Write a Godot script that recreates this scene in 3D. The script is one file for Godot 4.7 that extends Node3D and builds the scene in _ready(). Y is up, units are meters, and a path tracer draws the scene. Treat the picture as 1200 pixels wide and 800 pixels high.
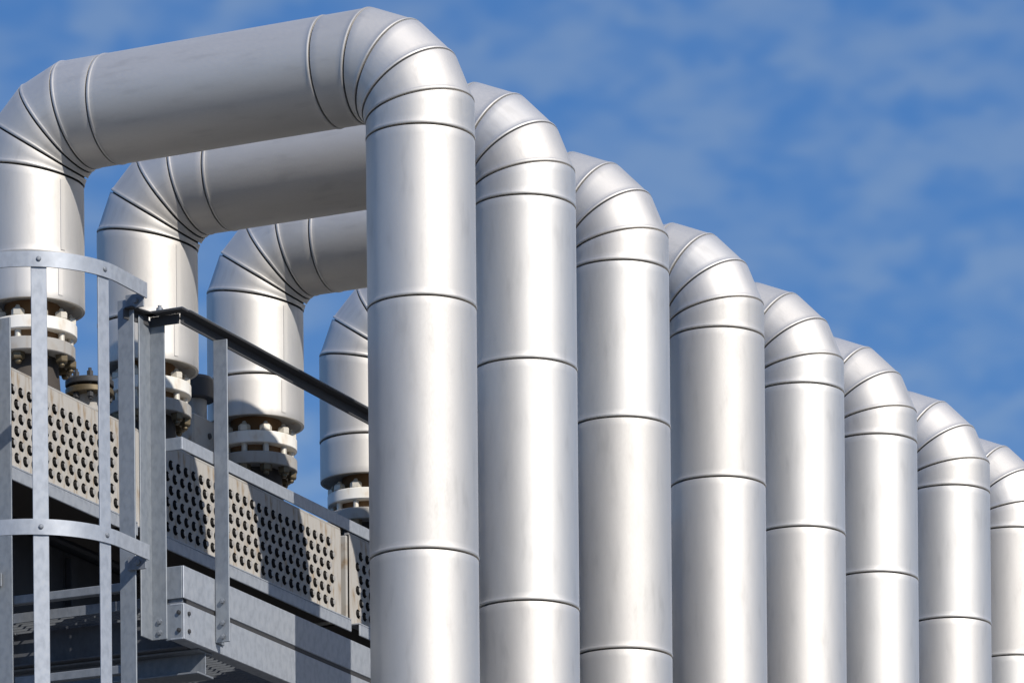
extends Node3D
# Aluminium clad pipe loops in front of an air cooler. World: x to the right across the row, y up, -z along the row away from the camera, metres.

const RAISE := 1.7            # height of the eye above the yard
const R := 0.203              # radius of the cladding
const SPAN := 1.6705          # between the two legs of a loop
const BEND := 0.262           # bend radius of the elbows
const TANGENT := 5.958 + RAISE  # where the legs enter the elbows
const LEG_END := 5.487 + RAISE  # lower end of the cladding on the short leg
const ROW := [0.015, 0.932, 1.8593, 2.897, 3.845, 4.784, 5.800, 6.7043]
const GROUND := 0.0

var M := {}
var rng := RandomNumberGenerator.new()

# ------------------------------------------------------------------ naming
func numbered(called: String, parent: Node) -> String:
	var n := called
	var k := 0
	while parent.has_node(NodePath(n)):
		k += 1
		n = "%s_%03d" % [called, k]
	return n

func thing(called: String, label: String, category: String, at := Vector3.ZERO, group := "") -> Node3D:
	var o := Node3D.new()
	o.name = numbered(called, self)
	add_child(o)
	o.position = at
	o.set_meta("label", label)
	o.set_meta("category", category)
	if group: o.set_meta("group", group)
	return o

func part(called: String, mesh: Mesh, mat: Material, parent: Node, at := Vector3.ZERO, turn := Basis()) -> MeshInstance3D:
	var o := MeshInstance3D.new()
	o.name = numbered(called, parent)
	o.mesh = mesh
	o.material_override = mat
	parent.add_child(o)
	o.transform = Transform3D(turn, at)
	return o

# ------------------------------------------------------------------ shapes
func begin() -> SurfaceTool:
	var st := SurfaceTool.new()
	st.begin(Mesh.PRIMITIVE_TRIANGLES)
	return st

func finish(st: SurfaceTool, tangents := false) -> ArrayMesh:
	st.generate_normals()
	if tangents: st.generate_tangents()
	return st.commit()

# quad seen from the side on which a, b, c, d run clockwise
func quad(st: SurfaceTool, a: Vector3, b: Vector3, c: Vector3, d: Vector3, group := -1) -> void:
	for v in [a, b, c, a, c, d]:
		st.set_smooth_group(group if group >= 0 else 0xFFFFFFFF)
		st.add_vertex(v)

# a box with chamfered edges
func box(st: SurfaceTool, at: Vector3, size: Vector3, bevel := 0.0, turn := Basis()) -> void:
	var h := size / 2.0
	if bevel <= 0.0:
		var p := []
		for k in 8: p.append(at + turn * Vector3(h.x if k & 1 else -h.x, h.y if k & 2 else -h.y, h.z if k & 4 else -h.z))
		for f in [[4, 6, 7, 5], [1, 3, 2, 0], [5, 7, 3, 1], [0, 2, 6, 4], [6, 2, 3, 7], [0, 4, 5, 1]]:
			quad(st, p[f[0]], p[f[1]], p[f[2]], p[f[3]])
		return
	var b := minf(bevel, minf(h.x, minf(h.y, h.z)) * 0.9)
	for ax in 3:
		var u := (ax + 1) % 3
		var v := (ax + 2) % 3
		for s in [-1.0, 1.0]:
			var q := []
			for c in [[-1, -1], [-1, 1], [1, 1], [1, -1]]:
				var w := Vector3.ZERO
				w[ax] = s * h[ax]
				w[u] = c[0] * (h[u] - b)
				w[v] = c[1] * (h[v] - b)
				q.append(at + turn * w)
			if s > 0: quad(st, q[0], q[1], q[2], q[3])
			else: quad(st, q[3], q[2], q[1], q[0])
		# edges along ax
		for su in [-1.0, 1.0]:
			for sv in [-1.0, 1.0]:
				var e := []
				for c in [[-1, 0], [1, 0], [1, 1], [-1, 1]]:
					var w := Vector3.ZERO
					w[ax] = c[0] * (h[ax] - b)
					w[u] = su * (h[u] - (b if c[1] == 1 else 0.0))
					w[v] = sv * (h[v] - (0.0 if c[1] == 1 else b))
					e.append(at + turn * w)
				if su * sv > 0: quad(st, e[3], e[2], e[1], e[0])
				else: quad(st, e[0], e[1], e[2], e[3])
	for sx in [-1.0, 1.0]:
		for sy in [-1.0, 1.0]:
			for sz in [-1.0, 1.0]:
				var a := at + turn * Vector3(sx * h.x, sy * (h.y - b), sz * (h.z - b))
				var c := at + turn * Vector3(sx * (h.x - b), sy * h.y, sz * (h.z - b))
				var d := at + turn * Vector3(sx * (h.x - b), sy * (h.y - b), sz * h.z)
				var tri := [a, d, c] if sx * sy * sz > 0 else [a, c, d]
				for v in tri:
					st.set_smooth_group(0xFFFFFFFF)
					st.add_vertex(v)

func box_mesh(size: Vector3, bevel := 0.0) -> ArrayMesh:
	var st := begin()
	box(st, Vector3.ZERO, size, bevel)
	return finish(st)

# a surface of revolution about y through rows of (radius, height); sharp splits the smoothing between rows
func lathe(st: SurfaceTool, rows: Array, sides: int, at := Vector3.ZERO, sharp := true, turn := Basis()) -> void:
	for k in rows.size() - 1:
		for i in sides:
			var a0 := TAU * i / sides
			var a1 := TAU * (i + 1) / sides
			var p := func(r: Vector2, a: float) -> Vector3: return at + turn * Vector3(r.x * cos(a), r.y, r.x * sin(a))
			var g := (k + 1) if sharp else 1
			if rows[k].x > 0 and rows[k + 1].x > 0:
				quad(st, p.call(rows[k], a0), p.call(rows[k], a1), p.call(rows[k + 1], a1), p.call(rows[k + 1], a0), g if sides > 8 else -1)
			elif rows[k].x > 0:
				for v in [p.call(rows[k], a0), p.call(rows[k], a1), p.call(rows[k + 1], a0)]:
					st.set_smooth_group(g if sides > 8 else 0xFFFFFFFF); st.add_vertex(v)
			else:
				for v in [p.call(rows[k], a0), p.call(rows[k + 1], a1), p.call(rows[k + 1], a0)]:
					st.set_smooth_group(g if sides > 8 else 0xFFFFFFFF); st.add_vertex(v)

# one piece of cladding: a sheet rolled about the line (p, d) and cut by two planes, with a rolled bead near either end
func shell(p: Vector3, d: Vector3, p1: Vector3, n1: Vector3, p2: Vector3, n2: Vector3, bead_start: bool, bead_end: bool, radius := R, gap := 0.0036, lap := 999.0) -> ArrayMesh:
	var st := begin()
	var e2 := Vector3(0, 0, 1)
	var e1 := d.cross(e2).normalized()
	var sides := 88
	var bead := [[0.0, -0.012], [0.0, 0.001], [0.002, 0.0019], [0.0055, 0.0026], [0.009, 0.002], [0.0115, 0.0007], [0.014, 0.0], [0.03, 0.0]]
	var bare := [[0.0, -0.012], [0.0, -0.0006], [0.0016, 0.0], [0.03, 0.0]]
	var rows := []   # [from which end, offset, extra radius]
	for r in (bead if bead_start else bare): rows.append([0, r[0], r[1]])
	var last: Array = (bead if bead_end else bare).duplicate()
	last.reverse()
	for r in last: rows.append([1, r[0], r[1]])
	var grid := []
	for r in rows:
		var ring := []
		for i in sides + 1:
			var a := TAU * i / sides
			var c := e1 * cos(a) + e2 * sin(a)
			var q0 := p + c * radius
			var s1 := (p1 - q0).dot(n1) / d.dot(n1) + gap
			var s2 := (p2 - q0).dot(n2) / d.dot(n2) - gap
			var shrink := clampf((s2 - s1) / 0.064, 0.02, 1.0)
			var s: float = s1 + r[1] * shrink if r[0] == 0 else s2 - r[1] * shrink
			ring.append([q0 + c * r[2] * clampf(shrink * 1.6, 0.3, 1.0) + d * s, Vector2(a * R, s)])
		grid.append(ring)
	for k in grid.size() - 1:
		var g := 1 if k == 0 or k == grid.size() - 2 else 2
		for i in sides:
			for c in [[k, i], [k + 1, i], [k + 1, i + 1], [k, i], [k + 1, i + 1], [k, i + 1]]:
				st.set_smooth_group(g if g == 2 else 0xFFFFFFFF)
				st.set_uv(grid[c[0]][c[1]][1])
				st.add_vertex(grid[c[0]][c[1]][0])
	if lap < 900.0:   # the lengthwise overlap of the rolled sheet
		var c0 := e1 * cos(lap) + e2 * sin(lap)
		var side := d.cross(c0).normalized()
		var s1 := (p1 - p - c0 * radius).dot(n1) / d.dot(n1) + gap + 0.016
		var s2 := (p2 - p - c0 * radius).dot(n2) / d.dot(n2) - gap - 0.016
		var m := p + c0 * radius
		var rise := c0 * 0.0022
		var w := side * 0.011
		quad(st, m - w + d * s1 - rise, m - w * 0.8 + d * s1 + rise, m - w * 0.8 + d * s2 + rise, m - w + d * s2 - rise)
		quad(st, m - w * 0.8 + d * s1 + rise, m + w * 0.8 + d * s1 + rise, m + w * 0.8 + d * s2 + rise, m - w * 0.8 + d * s2 + rise)
		quad(st, m + w * 0.8 + d * s1 + rise, m + w + d * s1 - rise, m + w + d * s2 - rise, m + w * 0.8 + d * s2 + rise)
	return finish(st, true)

# the dark sealant ring that shows in the gap of a joint
func seal(p: Vector3, d: Vector3, at: Vector3, n: Vector3) -> ArrayMesh:
	var st := begin()
	var e2 := Vector3(0, 0, 1)
	var e1 := d.cross(e2).normalized()
	for i in 64:
		var q := []
		for c in [[i, -0.007], [i, 0.007], [i + 1, 0.007], [i + 1, -0.007]]:
			var a: float = TAU * c[0] / 64.0
			var o := p + (e1 * cos(a) + e2 * sin(a)) * (R - 0.011)
			q.append(o + d * ((at - o).dot(n) / d.dot(n) + c[1]))
		quad(st, q[0], q[1], q[2], q[3], 1)
	return finish(st)

# ------------------------------------------------------------------ materials
func noise_tex(freq: float, ramp: Array, size := 512, octaves := 4, kind := FastNoiseLite.TYPE_SIMPLEX_SMOOTH, seed_ := 1, bump := 0.0) -> NoiseTexture2D:
	var n := FastNoiseLite.new()
	n.noise_type = kind
	n.frequency = freq
	n.fractal_octaves = octaves
	n.seed = seed_
	if kind == FastNoiseLite.TYPE_CELLULAR:
		n.cellular_return_type = FastNoiseLite.RETURN_CELL_VALUE
		n.fractal_type = FastNoiseLite.FRACTAL_NONE
	var t := NoiseTexture2D.new()
	t.width = size
	t.height = size
	t.seamless = true
	t.generate_mipmaps = false
	if bump > 0.0:
		t.as_normal_map = true
		t.bump_strength = bump
	elif ramp:
		var g := Gradient.new()
		g.offsets = PackedFloat32Array(ramp.map(func(r): return r[0]))
		g.colors = PackedColorArray(ramp.map(func(r): return r[1]))
		t.color_ramp = g
	t.noise = n
	return t

func grey(v: float, a := 1.0) -> Color:
	return Color(v, v, v, a)

func mat(color: Color, rough: float, metal := 0.0) -> StandardMaterial3D:
	var m := StandardMaterial3D.new()
	m.albedo_color = color.linear_to_srgb()
	m.roughness = rough
	m.metallic = metal
	return m

func make_materials() -> void:
	var stain := noise_tex(0.012, [[0.0, grey(0.94)], [0.35, grey(0.985)], [1.0, grey(1.0)]], 512, 5, FastNoiseLite.TYPE_SIMPLEX_SMOOTH, 4)
	var dull := noise_tex(0.07, [[0.0, grey(0.88)], [1.0, grey(1.0)]], 1024, 4, FastNoiseLite.TYPE_SIMPLEX_SMOOTH, 9)
	var waves := noise_tex(0.008, [], 1024, 7, FastNoiseLite.TYPE_SIMPLEX_SMOOTH, 12, 1.2)
	var tones := [[Color(0.68, 0.657, 0.62), 0.715], [Color(0.66, 0.638, 0.603), 0.735], [Color(0.705, 0.68, 0.642), 0.70], [Color(0.69, 0.673, 0.642), 0.69]]
	M.alu = []
	for k in 4:
		var m := mat(tones[k][0], tones[k][1], 0.94)
		m.albedo_texture = stain
		m.roughness_texture = dull
		m.uv1_scale = Vector3(2.3, 0.55, 1)
		m.uv1_offset = Vector3(0.37 * k, 0.21 * k, 0)
		m.normal_enabled = true
		m.normal_texture = waves
		m.normal_scale = 0.16
		M.alu.append(m)
	M.seal = mat(Color(0.025, 0.024, 0.022), 0.9)
	M.rail = mat(Color(0.055, 0.055, 0.058), 0.7)  # near-black puts the shade under the top angle into the colour
	M.dark_brass = mat(Color(0.16, 0.125, 0.075), 0.45, 0.5)
	M.shade_dark = mat(Color(0.06, 0.05, 0.042), 0.8)  # dark tone painted for the shade beneath header boxes and counter flanges
	var spangle := noise_tex(0.06, [[0.0, grey(0.80)], [0.5, grey(0.92)], [1.0, grey(1.0)]], 512, 1, FastNoiseLite.TYPE_CELLULAR, 3)
	var patina := noise_tex(0.012, [[0.0, Color(0.88, 0.89, 0.91)], [0.6, Color(0.97, 0.98, 1.0)], [1.0, Color(1, 1, 1)]], 512, 5, FastNoiseLite.TYPE_SIMPLEX_SMOOTH, 23)
	M.zinc = mat(Color(0.275, 0.295, 0.31), 0.52, 0.3)
	M.zinc.albedo_texture = patina
	M.zinc.roughness_texture = spangle
	M.zinc.uv1_triplanar = true
	M.zinc.uv1_scale = Vector3(5.0, 3.2, 5.0)
	M.zinc_lit = M.zinc.duplicate()
	M.zinc_lit.albedo_color = Color(0.41, 0.43, 0.45).linear_to_srgb()  # paler copy: sunlight painted on outward faces; plain zinc kept dimmer for front faces
	M.zinc_old = M.zinc.duplicate()
	M.zinc_old.albedo_color = Color(0.24, 0.255, 0.27).linear_to_srgb()
	M.zinc_old.roughness = 0.62
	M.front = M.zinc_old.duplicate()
	M.front.albedo_color = Color(0.13, 0.135, 0.145).linear_to_srgb()  # darkened zinc copy: shade under the grating put into its colour
	M.dark_steel = mat(Color(0.05, 0.05, 0.052), 0.6, 0.2)
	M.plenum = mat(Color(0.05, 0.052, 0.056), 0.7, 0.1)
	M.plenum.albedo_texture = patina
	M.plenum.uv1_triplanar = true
	var streaks := noise_tex(0.014, [[0.0, Color(0.80, 0.68, 0.54)], [0.22, Color(0.93, 0.90, 0.86)], [0.42, Color(0.98, 0.975, 0.96)], [1.0, Color(1, 1, 1)]], 512, 5, FastNoiseLite.TYPE_SIMPLEX_SMOOTH, 31)
	M.sheet = mat(Color(0.45, 0.43, 0.40), 0.7)
	M.sheet.albedo_texture = streaks
	M.sheet.uv1_triplanar = true
	M.sheet.uv1_scale = Vector3(4.0, 0.9, 4.0)
	M.head = mat(Color(0.40, 0.385, 0.36), 0.6, 0.2)
	M.header = mat(Color(0.40, 0.39, 0.37), 0.65)
	M.header.albedo_texture = streaks
	M.header.uv1_triplanar = true
	M.header.uv1_scale = Vector3(1.2, 1.2, 1.2)
	M.plug = mat(Color(0.02, 0.018, 0.016), 0.7)  # near-black puts the dark of the drilled recesses into walls and plug sides
	M.flange = mat(Color(0.86, 0.84, 0.79), 0.5)
	M.flange.albedo_texture = streaks
	M.flange.uv1_triplanar = true
	M.flange.uv1_scale = Vector3(1.6, 0.7, 1.6)
	M.low_flange = mat(Color(0.40, 0.39, 0.375), 0.6)
	M.low_flange.albedo_texture = streaks
	M.low_flange.uv1_triplanar = true
	M.low_flange.uv1_scale = Vector3(2.2, 0.8, 2.2)
	M.bolt = mat(Color(0.62, 0.58, 0.50), 0.5, 0.3)
	M.rust = mat(Color(0.19, 0.105, 0.045), 0.85)
	M.concrete = mat(Color(0.20, 0.19, 0.172), 0.9)
	M.concrete.albedo_texture = noise_tex(0.01, [[0.0, grey(0.75)], [1.0, grey(1.0)]], 512, 6, FastNoiseLite.TYPE_SIMPLEX_SMOOTH, 44)
	M.concrete.uv1_triplanar = true
	M.concrete.uv1_scale = Vector3(0.2, 0.2, 0.2)
	M.plinth = M.concrete.duplicate()
	M.plinth.albedo_color = Color(0.33, 0.325, 0.31).linear_to_srgb()

# ------------------------------------------------------------------ things
func make_loop(label: String) -> Node3D:
	var t := thing("pipe_loop", label, "pipe", Vector3.ZERO, "insulated pipe loops standing in a row")
	var up := Vector3.UP
	var left := Vector3(-1, 0, 0)
	var nth := 0
	# the tall leg, from its plinth up
	var cuts := [0.25]
	for k in range(6, -1, -1): cuts.append(4.348 + RAISE - 0.93 * k)
	cuts = cuts.filter(func(h): return h >= 0.25)
	cuts.append_array([5.278 + RAISE, 5.908 + RAISE])
	var st := begin()
	box(st, Vector3(0, 0.125 + GROUND, 0), Vector3(0.62, 0.25, 0.62), 0.02)
	part("plinth", finish(st), M.plinth, t)
	for k in cuts.size() - 1:
		part("cladding_section", shell(Vector3.ZERO, up, Vector3(0, cuts[k], 0), up, Vector3(0, cuts[k + 1], 0), up, true, false), M.alu[[0, 1, 2, 0, 1, 2, 0, 1, 0][k % 9]], t)
		part("joint_seal", seal(Vector3.ZERO, up, Vector3(0, cuts[k + 1], 0), up), M.seal, t)
	# the two elbows, five mitred pieces each, and the crossbar
	var c1 := Vector3(-BEND, TANGENT, 0)
	var c2 := Vector3(-SPAN + BEND, TANGENT, 0)
	var mitre := func(deg: float) -> Vector3: return Vector3(-sin(deg_to_rad(deg)), cos(deg_to_rad(deg)), 0)
	var spoke := func(deg: float) -> Vector3: return Vector3(cos(deg_to_rad(deg)), sin(deg_to_rad(deg)), 0)
	var collar := 0.097
	var top := TANGENT + BEND
	var tone := [1, 2, 0, 2, 1]
	# collar on the tall leg
	part("elbow_segment", shell(Vector3.ZERO, up, Vector3(0, 5.908 + RAISE, 0), up, c1, mitre.call(11.25), true, false), M.alu[0], t)
	for k in 3:
		var a := 22.5 + 22.5 * k
		var d: Vector3 = mitre.call(a)
		part("joint_seal", seal(c1 + spoke.call(a) * BEND, d, c1, mitre.call(a - 11.25)), M.seal, t)
		part("elbow_segment", shell(c1 + spoke.call(a) * BEND, d, c1, mitre.call(a - 11.25), c1, mitre.call(a + 11.25), true, false), M.alu[tone[k]], t)
	part("joint_seal", seal(Vector3(0, top, 0), left, c1, mitre.call(78.75)), M.seal, t)
	part("elbow_segment", shell(Vector3(0, top, 0), left, c1, mitre.call(78.75), Vector3(-BEND - collar, 0, 0), left, true, false), M.alu[1], t)
	part("joint_seal", seal(Vector3(0, top, 0), left, Vector3(-BEND - collar, 0, 0), left), M.seal, t)
	part("crossbar_section", shell(Vector3(0, top, 0), left, Vector3(-BEND - collar, 0, 0), left, Vector3(-SPAN + BEND + collar, 0, 0), left, true, true), M.alu[0], t)
	part("joint_seal", seal(Vector3(0, top, 0), left, Vector3(-SPAN + BEND + collar, 0, 0), left), M.seal, t)
	part("elbow_segment", shell(Vector3(0, top, 0), left, Vector3(-SPAN + BEND + collar, 0, 0), left, c2, mitre.call(101.25), false, true), M.alu[2], t)
	for k in 3:
		var a := 112.5 + 22.5 * k
		var d: Vector3 = mitre.call(a)
		part("joint_seal", seal(c2 + spoke.call(a) * BEND, d, c2, mitre.call(a - 11.25)), M.seal, t)
		part("elbow_segment", shell(c2 + spoke.call(a) * BEND, d, c2, mitre.call(a - 11.25), c2, mitre.call(a + 11.25), false, true), M.alu[tone[k + 1]], t)
	# the short leg
	var foot := Vector3(-SPAN, 0, 0)
	var down := Vector3.DOWN
	part("joint_seal", seal(foot, down, c2, mitre.call(168.75)), M.seal, t)
	part("cladding_section", shell(foot, down, c2, mitre.call(168.75), Vector3(0, 5.662 + RAISE, 0), down, false, true, R, 0.0045, 2.72), M.alu[0], t)
	part("joint_seal", seal(foot, down, Vector3(0, 5.662 + RAISE, 0), down), M.seal, t)
	part("cladding_section", shell(foot, down, Vector3(0, 5.662 + RAISE, 0), down, Vector3(0, LEG_END, 0), down, false, false, R, 0.0045, 2.66), M.alu[2], t)
	# end disc under the cladding, neck, flange and bolts
	st = begin()
	lathe(st, [Vector2(0.10, LEG_END + 0.022), Vector2(R - 0.003, LEG_END + 0.006), Vector2(R - 0.003, LEG_END + 0.02)], 48, foot)
	part("end_disc", finish(st), M.low_flange, t)
	st = begin()
	lathe(st, [Vector2(0.108, LEG_END - 0.105), Vector2(0.108, LEG_END + 0.05)], 40, foot)
	part("pipe_neck", finish(st), M.rust, t)
	st = begin()
	var b := 5.384 + RAISE
	lathe(st, [Vector2(0.10, b), Vector2(0.169, b), Vector2(0.172, b + 0.003), Vector2(0.172, b + 0.047), Vector2(0.169, b + 0.05), Vector2(0.10, b + 0.05)], 64, foot)
	part("flange", finish(st), M.flange, t)
	st = begin()   # one stud with a nut above and below; its origin is between the flanges
	lathe(st, [Vector2(0.013, -0.06), Vector2(0.013, 0.098), Vector2(0.007, 0.112), Vector2(0.0, 0.114)], 10)
	for y in [0.0835]:
		var hexa := [Vector2(0.0, y - 0.014), Vector2(0.024, y - 0.014), Vector2(0.026, y - 0.010), Vector2(0.026, y + 0.009), Vector2(0.021, y + 0.015), Vector2(0.0, y + 0.0155)]
		lathe(st, hexa, 6)
	var stud := finish(st)
	st = begin()
	lathe(st, [Vector2(0.0, -0.113), Vector2(0.008, -0.112), Vector2(0.013, -0.106), Vector2(0.013, -0.05)], 10)
	lathe(st, [Vector2(0.0, -0.096), Vector2(0.022, -0.096), Vector2(0.026, -0.091), Vector2(0.026, -0.069), Vector2(0.0, -0.068)], 6)
	var nut := finish(st)
	for k in 10:
		var a := TAU * (k + 0.28) / 10.0
		var o := part("bolt", stud, M.bolt, t, foot + Vector3(0.145 * cos(a), 5.366 + RAISE, 0.145 * sin(a)), Basis(Vector3.UP, k * 0.7))
		part("nut", nut, M.dark_brass, o)  # darker than the nut above: shade under the flange put into the colour
	return t

func plug_sheet(width: float, low: float, high: float) -> Array:
	# the drilled face of a header, x = 0 facing +x, z running from 0 to -width; returns the sheet and the sunken plugs
	var st := begin()
	var pl := begin()
	var pitch := 0.0628
	var rise := 0.0505
	var cols := int((width - 0.05) / pitch)
	var z0 := -(width - cols * pitch) / 2.0
	var rows := 6
	var y0 := low + 0.034
	var r := 0.0205
	var deep := 0.03
	var heads := begin()
	var f := func(y: float, z: float, x := 0.0) -> Vector3: return Vector3(x, y, z)
	var flat := func(ya: float, yb: float, za: float, zb: float) -> void:
		quad(st, f.call(ya, za), f.call(yb, za), f.call(yb, zb), f.call(ya, zb))
	for row in rows:
		var yc := y0 + rise * (row + 0.5)
		var shift := pitch / 2.0 if row % 2 else 0.0
		var n := cols - (1 if row % 2 else 0)
		for k in n:
			var zc := z0 - shift - pitch * (k + 0.5)
			var ring := []
			var rim := []
			for i in 12:
				var a := TAU * (i + 0.5) / 12.0
				var c := Vector2(cos(a), sin(a))
				var m := minf(pitch / 2.0 / absf(c.x), rise / 2.0 / absf(c.y))
				ring.append(Vector2(zc, yc) + c * r)
				rim.append(Vector2(zc, yc) + c * m)
			for i in 12:
				var j := (i + 1) % 12
				quad(st, f.call(ring[i].y, ring[i].x), f.call(ring[j].y, ring[j].x), f.call(rim[j].y, rim[j].x), f.call(rim[i].y, rim[i].x))
				# corner of the cell, where two rim points sit on different edges
				var corner := Vector2(rim[i].x if absf(absf(rim[i].x - zc) - pitch / 2.0) < 1e-5 else rim[j].x, rim[i].y if absf(absf(rim[i].y - yc) - rise / 2.0) < 1e-5 else rim[j].y)
				if absf(rim[i].x - rim[j].x) > 1e-5 and absf(rim[i].y - rim[j].y) > 1e-5:
					for v in [f.call(rim[i].y, rim[i].x), f.call(rim[j].y, rim[j].x), f.call(corner.y, corner.x)]:
						st.set_smooth_group(0xFFFFFFFF); st.add_vertex(v)
				quad(pl, f.call(ring[i].y, ring[i].x), f.call(ring[i].y, ring[i].x, -deep), f.call(ring[j].y, ring[j].x, -deep), f.call(ring[j].y, ring[j].x), 3)
				if i % 2 == 0:   # six-sided plug head standing a little proud in its hole
					var c0: Vector2 = Vector2(zc, yc) + (ring[i] - Vector2(zc, yc)) * 0.62
					var c1: Vector2 = Vector2(zc, yc) + (ring[(i + 2) % 12] - Vector2(zc, yc)) * 0.62
					quad(pl, f.call(c0.y, c0.x, 0.011), f.call(c0.y, c0.x, -deep), f.call(c1.y, c1.x, -deep), f.call(c1.y, c1.x, 0.011))
					for v in [f.call(yc, zc, 0.012), f.call(c0.y, c0.x, 0.011), f.call(c1.y, c1.x, 0.011)]:
						heads.set_smooth_group(0xFFFFFFFF); heads.add_vertex(v)
				for v in [f.call(yc, zc, -deep + 0.004), f.call(ring[i].y, ring[i].x, -deep), f.call(ring[j].y, ring[j].x, -deep)]:
					pl.set_smooth_group(0xFFFFFFFF); pl.add_vertex(v)
		if shift > 0.0:
			flat.call(yc - rise / 2.0, yc + rise / 2.0, z0, z0 - shift)
			flat.call(yc - rise / 2.0, yc + rise / 2.0, z0 - shift - n * pitch, z0 - cols * pitch)
	var y1 := y0 + rows * rise
	flat.call(low, high, 0.0, z0)
	flat.call(low, high, z0 - cols * pitch, -width)
	flat.call(low, y0, z0, z0 - cols * pitch)
	flat.call(y1, high, z0, z0 - cols * pitch)
	return [finish(st), finish(pl), finish(heads)]

func make_header(label: String, from: float, to: float, nozzles: Array) -> void:
	var low := 4.752 + RAISE
	var high := 5.135 + RAISE
	var w := to - from
	var t := thing("header_box", label, "heat exchanger header", Vector3(-1.5, 0, -from), "header boxes along the walkway")
	var sheets := plug_sheet(w, low, high)
	part("plug_sheet", sheets[0], M.sheet, t)
	part("plug_hole", sheets[1], M.plug, t).set_meta("kind", "stuff")
	part("plug_head", sheets[2], M.head, t).set_meta("kind", "stuff")
	var st := begin()
	var d := 0.34
	quad(st, Vector3(0, high, 0), Vector3(-d, high, 0), Vector3(-d, high, -w), Vector3(0, high, -w))
	part("top_plate", finish(st), M.header, t)
	st = begin()
	box(st, Vector3(-0.012, high + 0.004, -w / 2), Vector3(0.024, 0.012, w), 0.003)
	part("weld_seam", finish(st), M.header, t)
	for z in [0.0, -w]:
		st = begin()
		box(st, Vector3(-d / 2, (low + high) / 2, z + (0.008 if z == 0.0 else -0.008)), Vector3(d - 0.01, high - low - 0.01, 0.016), 0.004)
		part("end_plate", finish(st), M.header, t)
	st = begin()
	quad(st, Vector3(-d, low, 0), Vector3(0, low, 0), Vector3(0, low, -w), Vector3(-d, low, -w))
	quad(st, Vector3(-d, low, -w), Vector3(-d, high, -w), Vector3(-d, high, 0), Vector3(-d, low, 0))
	part("base_plate", finish(st), M.shade_dark, t)
	st = begin()
	box(st, Vector3(0.02, low - 0.004, -w / 2), Vector3(0.06, 0.008, w), 0.002)
	box(st, Vector3(0.046, low - 0.032, -w / 2), Vector3(0.008, 0.048, w), 0.002)
	part("support_angle", finish(st), M.zinc_lit, t)
	for n in nozzles:
		var at := Vector3(-SPAN + 1.5, 0, from - n)
		st = begin()
		lathe(st, [Vector2(0.125, high), Vector2(0.115, high + 0.03), Vector2(0.105, 5.30 + RAISE)], 40, at)
		part("nozzle_neck", finish(st), M.shade_dark, t)
		st = begin()
		var b := 5.298 + RAISE
		lathe(st, [Vector2(0.10, b), Vector2(0.169, b), Vector2(0.172, b + 0.003), Vector2(0.172, b + 0.047), Vector2(0.169, b + 0.05), Vector2(0.10, b + 0.05)], 64, at)
		part("counter_flange", finish(st), M.low_flange, t)
		st = begin()
		lathe(st, [Vector2(0.126, b + 0.05), Vector2(0.126, b + 0.086)], 40, at)
		part("gasket", finish(st), M.rust, t)

func vent(label: String, at: Vector3, base: float) -> void:
	var t := thing("vent_flange", label, "blind flange", at)
	var st := begin()
	lathe(st, [Vector2(0.045, -base), Vector2(0.045, 0.0)], 24)
	part("neck", finish(st), M.low_flange, t)
	for k in 2:
		st = begin()
		var y := 0.0 + 0.034 * k
		lathe(st, [Vector2(0.02, y), Vector2(0.092, y), Vector2(0.095, y + 0.003), Vector2(0.095, y + 0.021), Vector2(0.092, y + 0.024), Vector2(0.0, y + 0.024)], 40)
		part("flange", finish(st), M.dark_brass if k == 0 else M.dark_steel, t)
	st = begin()
	lathe(st, [Vector2(0.05, 0.024), Vector2(0.05, 0.034)], 24)
	part("gasket", finish(st), M.rust, t)
	st = begin()
	lathe(st, [Vector2(0.007, -0.03), Vector2(0.007, 0.09), Vector2(0.0, 0.092)], 8)
	for y in [-0.011, 0.068]:
		lathe(st, [Vector2(0.0, y - 0.01), Vector2(0.014, y - 0.01), Vector2(0.014, y + 0.008), Vector2(0.011, y + 0.011), Vector2(0.0, y + 0.011)], 6)
	var stud := finish(st)
	for k in 8:
		part("bolt", stud, M.dark_steel, t, Vector3(0.075 * cos(TAU * (k + 0.3) / 8), 0, 0.075 * sin(TAU * (k + 0.3) / 8)))

const EDGE := -0.6      # outer side of the platform
const FRONT := 0.75     # its near end
const FAR := -8.3

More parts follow.
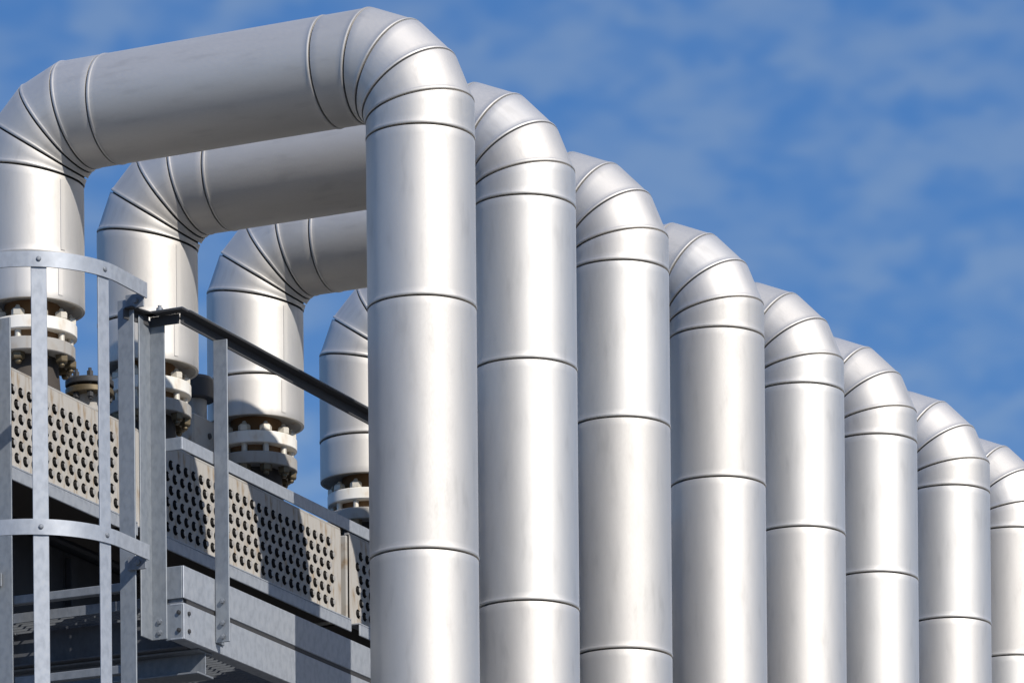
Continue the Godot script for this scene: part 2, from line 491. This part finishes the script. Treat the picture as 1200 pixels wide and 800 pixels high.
func make_platform() -> void:
	var t := thing("walkway_platform", "galvanised steel walkway with toe plate and grating in front of the header boxes", "walkway", Vector3(EDGE, 0, FRONT))
	var len := FRONT - FAR
	var h := RAISE
	var wide := 0.85
	# side channel: web and two flanges, in lengths that butt
	var cuts := [0.0, 2.9, 5.9, len]
	for k in 3:
		var a: float = cuts[k] + (0.0 if k == 0 else 0.002)
		var n: float = cuts[k + 1] - a
		var zc := -(a + n / 2)
		var st := begin()
		box(st, Vector3(-0.003, 4.034 + h, zc), Vector3(0.006, 0.132, n), 0.002)
		box(st, Vector3(-0.032, 4.096 + h, zc), Vector3(0.052, 0.008, n), 0.002)
		box(st, Vector3(-0.032, 3.972 + h, zc), Vector3(0.052, 0.008, n), 0.002)
		part("side_channel", finish(st), M.zinc_lit, t)
		st = begin()
		box(st, Vector3(-0.003, 4.176 + h, zc), Vector3(0.006, 0.118, n), 0.002)
		part("toe_plate", finish(st), M.zinc_lit, t)
	var st := begin()
	box(st, Vector3(-0.006, 4.108 + h, -len / 2 - 0.01), Vector3(0.004, 0.026, len - 0.04))
	part("gap_dark_strip", finish(st), M.dark_steel, t)  # dark strip added to show the dark gap under the toe plate
	# inner channel
	st = begin()
	box(st, Vector3(-wide, 4.034 + h, -len / 2), Vector3(0.006, 0.132, len), 0.002)
	box(st, Vector3(-wide + 0.03, 4.096 + h, -len / 2), Vector3(0.052, 0.008, len), 0.002)
	part("inner_channel", finish(st), M.zinc_old, t)
	# front: short return of toe plate and channel beside the ladder gap
	st = begin()
	box(st, Vector3(-0.042, 4.176 + h, -0.004), Vector3(0.070, 0.118, 0.006), 0.002)
	part("toe_plate_return", finish(st), M.zinc, t)
	st = begin()
	box(st, Vector3(-0.042, 4.034 + h, -0.004), Vector3(0.070, 0.132, 0.006), 0.002)
	part("channel_end_plate", finish(st), M.zinc, t)
	st = begin()
	box(st, Vector3(-wide / 2 - 0.03, 4.034 + h, -0.17), Vector3(wide - 0.07, 0.132, 0.006), 0.002)
	box(st, Vector3(-wide / 2 - 0.03, 3.972 + h, -0.145), Vector3(wide - 0.07, 0.008, 0.046), 0.002)
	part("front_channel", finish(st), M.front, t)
	st = begin()
	box(st, Vector3(-wide / 2 - 0.05, 4.115 + h, -0.004), Vector3(wide - 0.10, 0.036, 0.006), 0.001)
	part("nosing_strip", finish(st), M.zinc_old, t)
	var screw := begin()
	lathe(screw, [Vector2(0.0, 0.0), Vector2(0.008, 0.0), Vector2(0.008, 0.006), Vector2(0.0, 0.008)], 8)
	var head := finish(screw)
	for y in [4.002, 4.066]:
		part("screw", head, M.dark_steel, t, Vector3(-0.020, y + h, 0.0), Basis(Vector3.RIGHT, PI / 2))
		part("screw", head, M.dark_steel, t, Vector3(0.0, y + h, -0.035), Basis(Vector3.BACK, -PI / 2))
	# grating: bearing bars across, tie rods along
	st = begin()
	var n_bars := int((len - 0.02) / 0.034)
	for k in n_bars:
		box(st, Vector3(-wide / 2, 4.118 + h, -0.012 - 0.034 * k), Vector3(wide - 0.02, 0.030, 0.004))
	for k in 9:
		box(st, Vector3(-0.04 - 0.095 * k, 4.13 + h, -len / 2), Vector3(0.005, 0.006, len - 0.03))
	var g := part("grating", finish(st), M.zinc_old, t)
	g.set_meta("kind", "stuff")
	# brackets: I-beams under the channels, back to the frame of the cooler
	for z in [-0.21, -2.1, -4.0, -5.9, -7.8]:
		st = begin()
		box(st, Vector3(-0.72, 3.922 + h, z), Vector3(1.39, 0.078, 0.006), 0.001)
		box(st, Vector3(-0.72, 3.963 + h, z), Vector3(1.39, 0.008, 0.11), 0.002)
		box(st, Vector3(-0.72, 3.879 + h, z), Vector3(1.39, 0.008, 0.12), 0.002)
		part("bracket_beam", finish(st), M.zinc_old, t)

func angle_post(st: SurfaceTool, at: Vector3, low: float, high: float, leg: float, sx: float, sz: float) -> void:
	# L profile with its heel at `at`; legs run towards sx and sz
	var y := (low + high) / 2
	box(st, at + Vector3(sx * leg / 2, y, sz * 0.003), Vector3(leg, high - low, 0.006), 0.0015)
	box(st, at + Vector3(sx * 0.003, y, sz * (leg / 2 + 0.003)), Vector3(0.006, high - low, leg - 0.006), 0.0015)

func make_railing() -> void:
	var t := thing("guard_rail", "galvanised guard rail with shade painted dark on its top angle along the walkway edge", "railing", Vector3(EDGE, 0, FRONT))
	var h := RAISE
	var len := FRONT - FAR
	var sc := begin()
	lathe(sc, [Vector2(0.0, 0.0), Vector2(0.010, 0.0), Vector2(0.010, 0.007), Vector2(0.0, 0.009)], 6)
	var bolt_head := finish(sc)
	# posts on the outside of the channel
	var z := -0.235
	while z > -len:
		var st := begin()
		angle_post(st, Vector3(0.002, 0, z - 0.002), 4.0 + h, 5.108 + h, 0.058, 1.0, -1.0)
		var p := part("post", finish(st), M.zinc, t)
		for y in [4.02, 4.07, 4.15]:
			part("post_bolt", bolt_head, M.zinc_old, p, Vector3(0.034, y + h, z + 0.001), Basis(Vector3.RIGHT, PI / 2))
		z -= 1.62
	# corner post by the ladder gap, an angle open to the front
	var st := begin()
	box(st, Vector3(-0.099, 4.555 + h, 0.0), Vector3(0.060, 1.162, 0.006), 0.0015)
	box(st, Vector3(-0.131, 4.555 + h, 0.041), Vector3(0.006, 1.162, 0.086), 0.0015)
	var cp := part("corner_post", finish(st), M.zinc, t)
	for y in [4.0, 4.04]:
		part("post_bolt", bolt_head, M.zinc_old, cp, Vector3(-0.098, y + h, 0.003), Basis(Vector3.RIGHT, PI / 2))
	# top rail: an angle whose flat leg reaches out over the upright one
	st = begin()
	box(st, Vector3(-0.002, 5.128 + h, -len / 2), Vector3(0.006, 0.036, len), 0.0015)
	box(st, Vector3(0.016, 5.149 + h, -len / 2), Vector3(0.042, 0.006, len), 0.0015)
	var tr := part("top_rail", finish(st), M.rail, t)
	st = begin()
	box(st, Vector3(0.016, 5.154 + h, -len / 2), Vector3(0.044, 0.003, len), 0.001)
	part("rail_lit_edge", finish(st), M.zinc, tr)  # thin strip added as the lit top edge of the darkened angle
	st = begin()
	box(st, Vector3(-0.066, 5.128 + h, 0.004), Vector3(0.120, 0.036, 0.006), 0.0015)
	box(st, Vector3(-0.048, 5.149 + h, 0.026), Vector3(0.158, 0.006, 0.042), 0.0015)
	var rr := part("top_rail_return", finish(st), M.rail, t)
	st = begin()
	box(st, Vector3(-0.048, 5.154 + h, 0.026), Vector3(0.160, 0.003, 0.044), 0.001)
	part("rail_lit_edge", finish(st), M.zinc, rr)
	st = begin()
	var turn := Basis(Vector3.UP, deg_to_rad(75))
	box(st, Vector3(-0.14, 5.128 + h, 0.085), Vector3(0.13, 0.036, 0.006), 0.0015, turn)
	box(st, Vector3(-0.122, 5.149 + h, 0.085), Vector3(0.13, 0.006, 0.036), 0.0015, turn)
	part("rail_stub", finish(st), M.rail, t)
	sc = begin()
	lathe(sc, [Vector2(0.0, 0.0), Vector2(0.013, 0.0), Vector2(0.013, 0.012), Vector2(0.007, 0.013), Vector2(0.007, 0.022), Vector2(0.0, 0.024)], 10, Vector3(-0.075, 5.156 + h, 0.025))
	part("rail_bolt", finish(sc), M.zinc_old, t)
	# knee rail, a flat bar inside the posts, in two lengths, with its short return
	for s in [[0.0, 4.6], [4.602, len]]:
		st = begin()
		box(st, Vector3(-0.004, 4.678 + h, -(s[0] + s[1]) / 2), Vector3(0.006, 0.046, s[1] - s[0]), 0.0015)
		part("knee_rail", finish(st), M.zinc_lit, t)
	st = begin()
	box(st, Vector3(-0.042, 4.678 + h, -0.004), Vector3(0.070, 0.046, 0.006), 0.0015)
	part("knee_rail_return", finish(st), M.zinc, t)

func make_ladder() -> void:
	var cx := -1.02
	var zs := 0.87
	var t := thing("caged_ladder", "galvanised ladder with hooped safety cage at the near end of the walkway", "ladder", Vector3(cx, 0, zs))
	var h := RAISE
	var high := 5.185 + h
	for s in [-1.0, 1.0]:
		var st := begin()
		box(st, Vector3(s * 0.258, high / 2, 0.0), Vector3(0.066, high, 0.007), 0.0015)
		box(st, Vector3(-0.2875 if s < 0 else 0.2285, high / 2, -0.035), Vector3(0.007, high, 0.063), 0.0015)
		part("stringer", finish(st), M.zinc, t)
	var y := 4.152 + h
	var rung := box_mesh(Vector3(0.506, 0.032, 0.032), 0.003)
	while y > 0.2:
		part("rung", rung, M.zinc_old, t, Vector3(-0.029, y, -0.022))
		y -= 0.297
	# hoops: two straight ends and a half circle, flat bar 55 x 7
	var path := []
	path.append(Vector2(0.34, 0.0))
	for k in 33:
		var a := PI * k / 32.0
		path.append(Vector2(0.34 * cos(a), 0.21 + 0.34 * sin(a)))
	path.append(Vector2(-0.34, 0.0))
	var st := begin()
	for k in path.size() - 1:
		var q := []
		for e in [path[k], path[k + 1]]:
			var o := Vector2(0, 0)
			if e.y > 0.2: o = (e - Vector2(0, 0.21)).normalized() * 0.007
			else: o = Vector2(signf(e.x) * 0.007, 0)
			q.append([e, e + o])
		var P := func(v: Vector2, yy: float) -> Vector3: return Vector3(v.x, yy, v.y)
		var lo := -0.0275
		var hi := 0.0275
		quad(st, P.call(q[0][1], lo), P.call(q[0][1], hi), P.call(q[1][1], hi), P.call(q[1][1], lo), 1)
		quad(st, P.call(q[1][0], lo), P.call(q[1][0], hi), P.call(q[0][0], hi), P.call(q[0][0], lo), 2)
		quad(st, P.call(q[0][0], hi), P.call(q[1][0], hi), P.call(q[1][1], hi), P.call(q[0][1], hi))
		quad(st, P.call(q[1][0], lo), P.call(q[0][0], lo), P.call(q[0][1], lo), P.call(q[1][1], lo))
	for s in [-1.0, 1.0]: box(st, Vector3(s * 0.3435, 0, 0.0005), Vector3(0.0069, 0.0549, 0.001))
	var hoop := finish(st)
	st = begin()
	box(st, Vector3(0, 0, 0), Vector3(0.075, 0.050, 0.006), 0.0015)
	lathe(st, [Vector2(0.0, 0.0), Vector2(0.011, 0.0), Vector2(0.011, 0.008), Vector2(0.0, 0.010)], 6, Vector3(0.005, 0.0, 0.003), true, Basis(Vector3.RIGHT, PI / 2))
	var cleat := finish(st)
	st = begin()
	lathe(st, [Vector2(0.0, 0.0), Vector2(0.009, 0.0), Vector2(0.009, 0.003), Vector2(0.006, 0.006), Vector2(0.0, 0.007)], 10)
	var knob := finish(st)
	for k in 4:
		var yy := 5.207 + h - 0.9445 * k
		var o := part("cage_hoop", hoop, M.zinc_lit, t, Vector3(0, yy, 0))
		for deg in [13.5, 57.0, 92.0, 127.0, 166.5]:
			var a := deg_to_rad(deg)
			part("hoop_bolt", knob, M.zinc_old, o, Vector3(0.347 * cos(a), 0.0, 0.21 + 0.347 * sin(a)), Basis(Vector3.UP, -a) * Basis(Vector3.BACK, -PI / 2))
		for s in [-1.0, 1.0]:
			part("cleat", cleat, M.zinc_old, o, Vector3(s * 0.302, -0.035, 0.012))
	var bar_low := 5.207 + h - 0.9445 * 3 - 0.03
	var bar_high := 5.207 + h + 0.02
	var bar := box_mesh(Vector3(0.007, bar_high - bar_low, 0.056), 0.0015)
	for deg in [13.5, 57.0, 92.0, 127.0, 166.5]:
		var a := deg_to_rad(deg)
		part("cage_bar", bar, M.zinc_lit, t, Vector3(0.3362 * cos(a), (bar_low + bar_high) / 2, 0.21 + 0.3362 * sin(a)), Basis(Vector3.UP, -a))

func make_cooler() -> void:
	var t := thing("air_cooler", "dark air cooler bay with plenum walls behind the walkway", "air cooler", Vector3(-1.9, 0, 0))
	var h := RAISE
	var st := begin()
	# bundle side frame right behind the headers
	var z1 := 1.25
	var z2 := -8.2
	var n := 5
	for k in n:
		var a := z1 + (z2 - z1) * k / n
		var b := z1 + (z2 - z1) * (k + 1) / n + 0.006
		st = begin()
		box(st, Vector3(-0.004, 3.9 + h, (a + b) / 2), Vector3(0.008, 1.66, a - b), 0.003)
		part("plenum_panel", finish(st), M.plenum, t)
		st = begin()
		box(st, Vector3(0.015, 3.9 + h, a - 0.03), Vector3(0.03, 1.6, 0.05), 0.003)
		part("stiffener", finish(st), M.plenum, t)
	st = begin()
	box(st, Vector3(-2.7, 3.9 + h, z1 + 0.004), Vector3(5.4, 1.66, 0.008), 0.003)
	part("plenum_end", finish(st), M.plenum, t)
	st = begin()
	box(st, Vector3(-2.7, 3.9 + h, z2 - 0.004), Vector3(5.4, 1.66, 0.008), 0.003)
	part("plenum_end", finish(st), M.plenum, t)
	st = begin()
	box(st, Vector3(-2.68, 4.9 + h, (z1 + z2) / 2), Vector3(5.4, 0.30, z1 - z2 - 0.02), 0.01)
	part("tube_bundle", finish(st), M.plenum, t)
	st = begin()
	box(st, Vector3(-2.7, 3.09 + h, (z1 + z2) / 2), Vector3(5.4, 0.03, z1 - z2), 0.005)
	part("fan_deck", finish(st), M.plenum, t)
	for z in [1.0, -1.3, -3.6, -5.9, -7.95]:
		for x in [-0.12, -5.2]:
			st = begin()
			var y := (3.07 + h) / 2
			box(st, Vector3(x, y, z), Vector3(0.008, 3.07 + h, 0.18), 0.002)
			for s in [-1.0, 1.0]: box(st, Vector3(x, y, z + s * 0.095), Vector3(0.19, 3.07 + h, 0.011), 0.002)
			part("column", finish(st), M.zinc_old, t)

func make_instrument() -> void:
	var t := thing("instrument_box", "small grey instrument box with a dark cap between the second and third short legs", "instrument box", Vector3(-1.82, 4.8 + RAISE, -1.60))
	var st := begin()
	box(st, Vector3(0, 0.585, 0), Vector3(0.13, 0.17, 0.27), 0.008)
	part("case", finish(st), M.header, t)
	st = begin()
	box(st, Vector3(0, 0.25, 0), Vector3(0.09, 0.50, 0.23), 0.004)
	part("stand", finish(st), M.dark_steel, t)
	st = begin()
	lathe(st, [Vector2(0.0, 0.0), Vector2(0.013, 0.0), Vector2(0.013, 0.006), Vector2(0.0, 0.008)], 10, Vector3(0.065, 0.60, 0.0), true, Basis(Vector3.BACK, -PI / 2))
	part("screw", finish(st), M.dark_steel, t)
	st = begin()
	lathe(st, [Vector2(0.05, 0.67), Vector2(0.05, 0.76)], 20)
	part("stub", finish(st), M.low_flange, t)
	st = begin()
	lathe(st, [Vector2(0.0, 0.755), Vector2(0.078, 0.755), Vector2(0.082, 0.76), Vector2(0.082, 0.835), Vector2(0.07, 0.85), Vector2(0.0, 0.85)], 28)
	part("cap", finish(st), M.dark_steel, t)

func make_sky() -> Sky:
	var m := ProceduralSkyMaterial.new()
	m.sky_top_color = Color8(44, 100, 172)
	m.sky_horizon_color = Color8(122, 178, 234)
	m.sky_curve = 0.15
	m.ground_bottom_color = Color8(120, 118, 112)
	m.ground_horizon_color = Color8(150, 165, 185)
	# thin broken cloud, drawn out sideways
	var n := FastNoiseLite.new()
	n.noise_type = FastNoiseLite.TYPE_SIMPLEX_SMOOTH
	n.seed = 21
	n.frequency = 0.1
	n.fractal_octaves = 5
	n.fractal_gain = 0.63
	n.domain_warp_enabled = true
	n.domain_warp_amplitude = 10.0
	n.domain_warp_frequency = 0.045
	var grey_image := n.get_seamless_image(2048, 2048, false, false, 0.08)
	var from := grey_image.get_data()
	var to := PackedByteArray()
	to.resize(from.size() * 2)
	to.fill(255)
	var lut := PackedByteArray()
	lut.resize(256)
	for k in 256:
		lut[k] = int(255.0 * (0.018 + 0.082 * smoothstep(0.22, 0.76, k / 255.0)))
	for k in from.size():
		to[2 * k + 1] = lut[from[k]]
	var im := Image.create_from_data(2048, 2048, false, Image.FORMAT_LA8, to)
	im.resize(4096, 2048, Image.INTERPOLATE_CUBIC)
	m.sky_cover = ImageTexture.create_from_image(im)
	m.sky_cover_modulate = Color(1.0, 0.93, 0.42, 1.0)
	var s := Sky.new()
	s.sky_material = m
	return s

func _ready() -> void:
	rng.seed = 5
	# camera: a long lens, level, shifted upwards, rolled by half a degree
	var yaw := 0.431334
	var cam := Camera3D.new()
	cam.name = "camera"
	cam.projection = Camera3D.PROJECTION_FRUSTUM
	cam.near = 0.5
	cam.far = 3000.0
	cam.size = 800.0 / 5688.2 * cam.near
	cam.frustum_offset = Vector2(-14.56, 1628.35) / 5688.2 * cam.near
	var px := -0.339973
	var pz := 18.014721
	cam.transform = Transform3D(Basis(Vector3.UP, yaw) * Basis(Vector3.BACK, -0.008942), Vector3(-(px * cos(yaw) - pz * sin(yaw)), RAISE, px * sin(yaw) + pz * cos(yaw)))
	add_child(cam)
	cam.current = true
	var env := Environment.new()
	env.background_mode = Environment.BG_SKY
	env.sky = make_sky()
	env.tonemap_mode = Environment.TONE_MAPPER_LINEAR
	env.tonemap_exposure = 1.0
	env.sdfgi_enabled = true
	env.ssao_enabled = true
	env.ssil_enabled = true
	var we := WorldEnvironment.new()
	we.name = "environment"
	we.environment = env
	add_child(we)
	var sun := DirectionalLight3D.new()
	sun.name = "sun"
	sun.light_energy = 1.45
	sun.light_color = Color(1.0, 0.975, 0.94)
	sun.light_angular_distance = 0.5
	sun.shadow_enabled = true
	var el := deg_to_rad(35.0)
	var az := deg_to_rad(30.0)
	var towards := Vector3(cos(el) * cos(az), sin(el), cos(el) * sin(az))
	add_child(sun)
	sun.look_at_from_position(towards * 50.0, Vector3.ZERO, Vector3.UP)

	make_materials()
	# the yard
	var st := begin()
	quad(st, Vector3(-1200, 0, -1200), Vector3(1200, 0, -1200), Vector3(1200, 0, 1200), Vector3(-1200, 0, 1200))
	var yard := part("ground", finish(st), M.concrete, self)
	yard.set_meta("kind", "structure")
	yard.set_meta("label", "pale concrete yard under the pipes")

	make_cooler()
	make_header("header box with drilled plug sheet behind the ladder cage, nearest the camera", -1.3, 0.44, [0.0])
	make_header("header box with drilled plug sheet crossed by two pipe shadows, under the second short leg", 0.5, 2.3, [ROW[1], ROW[2]])
	make_header("header box with drilled plug sheet half hidden behind the foremost tall pipe", 2.38, 4.24, [ROW[3], ROW[4]])
	make_header("fourth header box along the row, hidden behind the tall pipes", 4.32, 6.16, [ROW[5], ROW[6]])
	make_header("farthest header box, hidden behind the tall pipes", 6.24, 7.9, [ROW[7]])
	vent("small dark bolted blind flange on the nearest header box beside the first short leg", Vector3(-1.6, 5.235 + RAISE, -0.33), 0.1)

	make_instrument()
	make_platform()
	make_railing()
	make_ladder()

	var labels := [
		"foremost and tallest looking pipe loop of silvery cladding, its short leg at the left edge",
		"second pipe loop from the front, its short leg rising behind the guard rail corner",
		"third pipe loop from the front, its short leg crossed by the dark top rail",
		"fourth pipe loop from the front, its short leg half hidden behind the foremost pipe",
		"fifth pipe loop from the front, only its tall leg and elbow showing",
		"sixth pipe loop from the front, between the fifth and seventh tall legs",
		"seventh pipe loop from the front, last but one of the row, whole tall leg showing",
		"farthest pipe loop, cut by the right edge of the photo"]
	var first := make_loop(labels[0])
	first.position.z = -ROW[0]
	for k in range(1, 8):
		var o: Node3D = first.duplicate()
		o.name = numbered("pipe_loop", self)
		add_child(o)
		o.position = Vector3(0, 0, -ROW[k])
		o.set_meta("label", labels[k])
		for c in o.get_children():   # every sheet has its own tone
			if c.name.begins_with("cladding") or c.name.begins_with("elbow") or c.name.begins_with("crossbar"):
				c.material_override = M.alu[rng.randi() % 4]
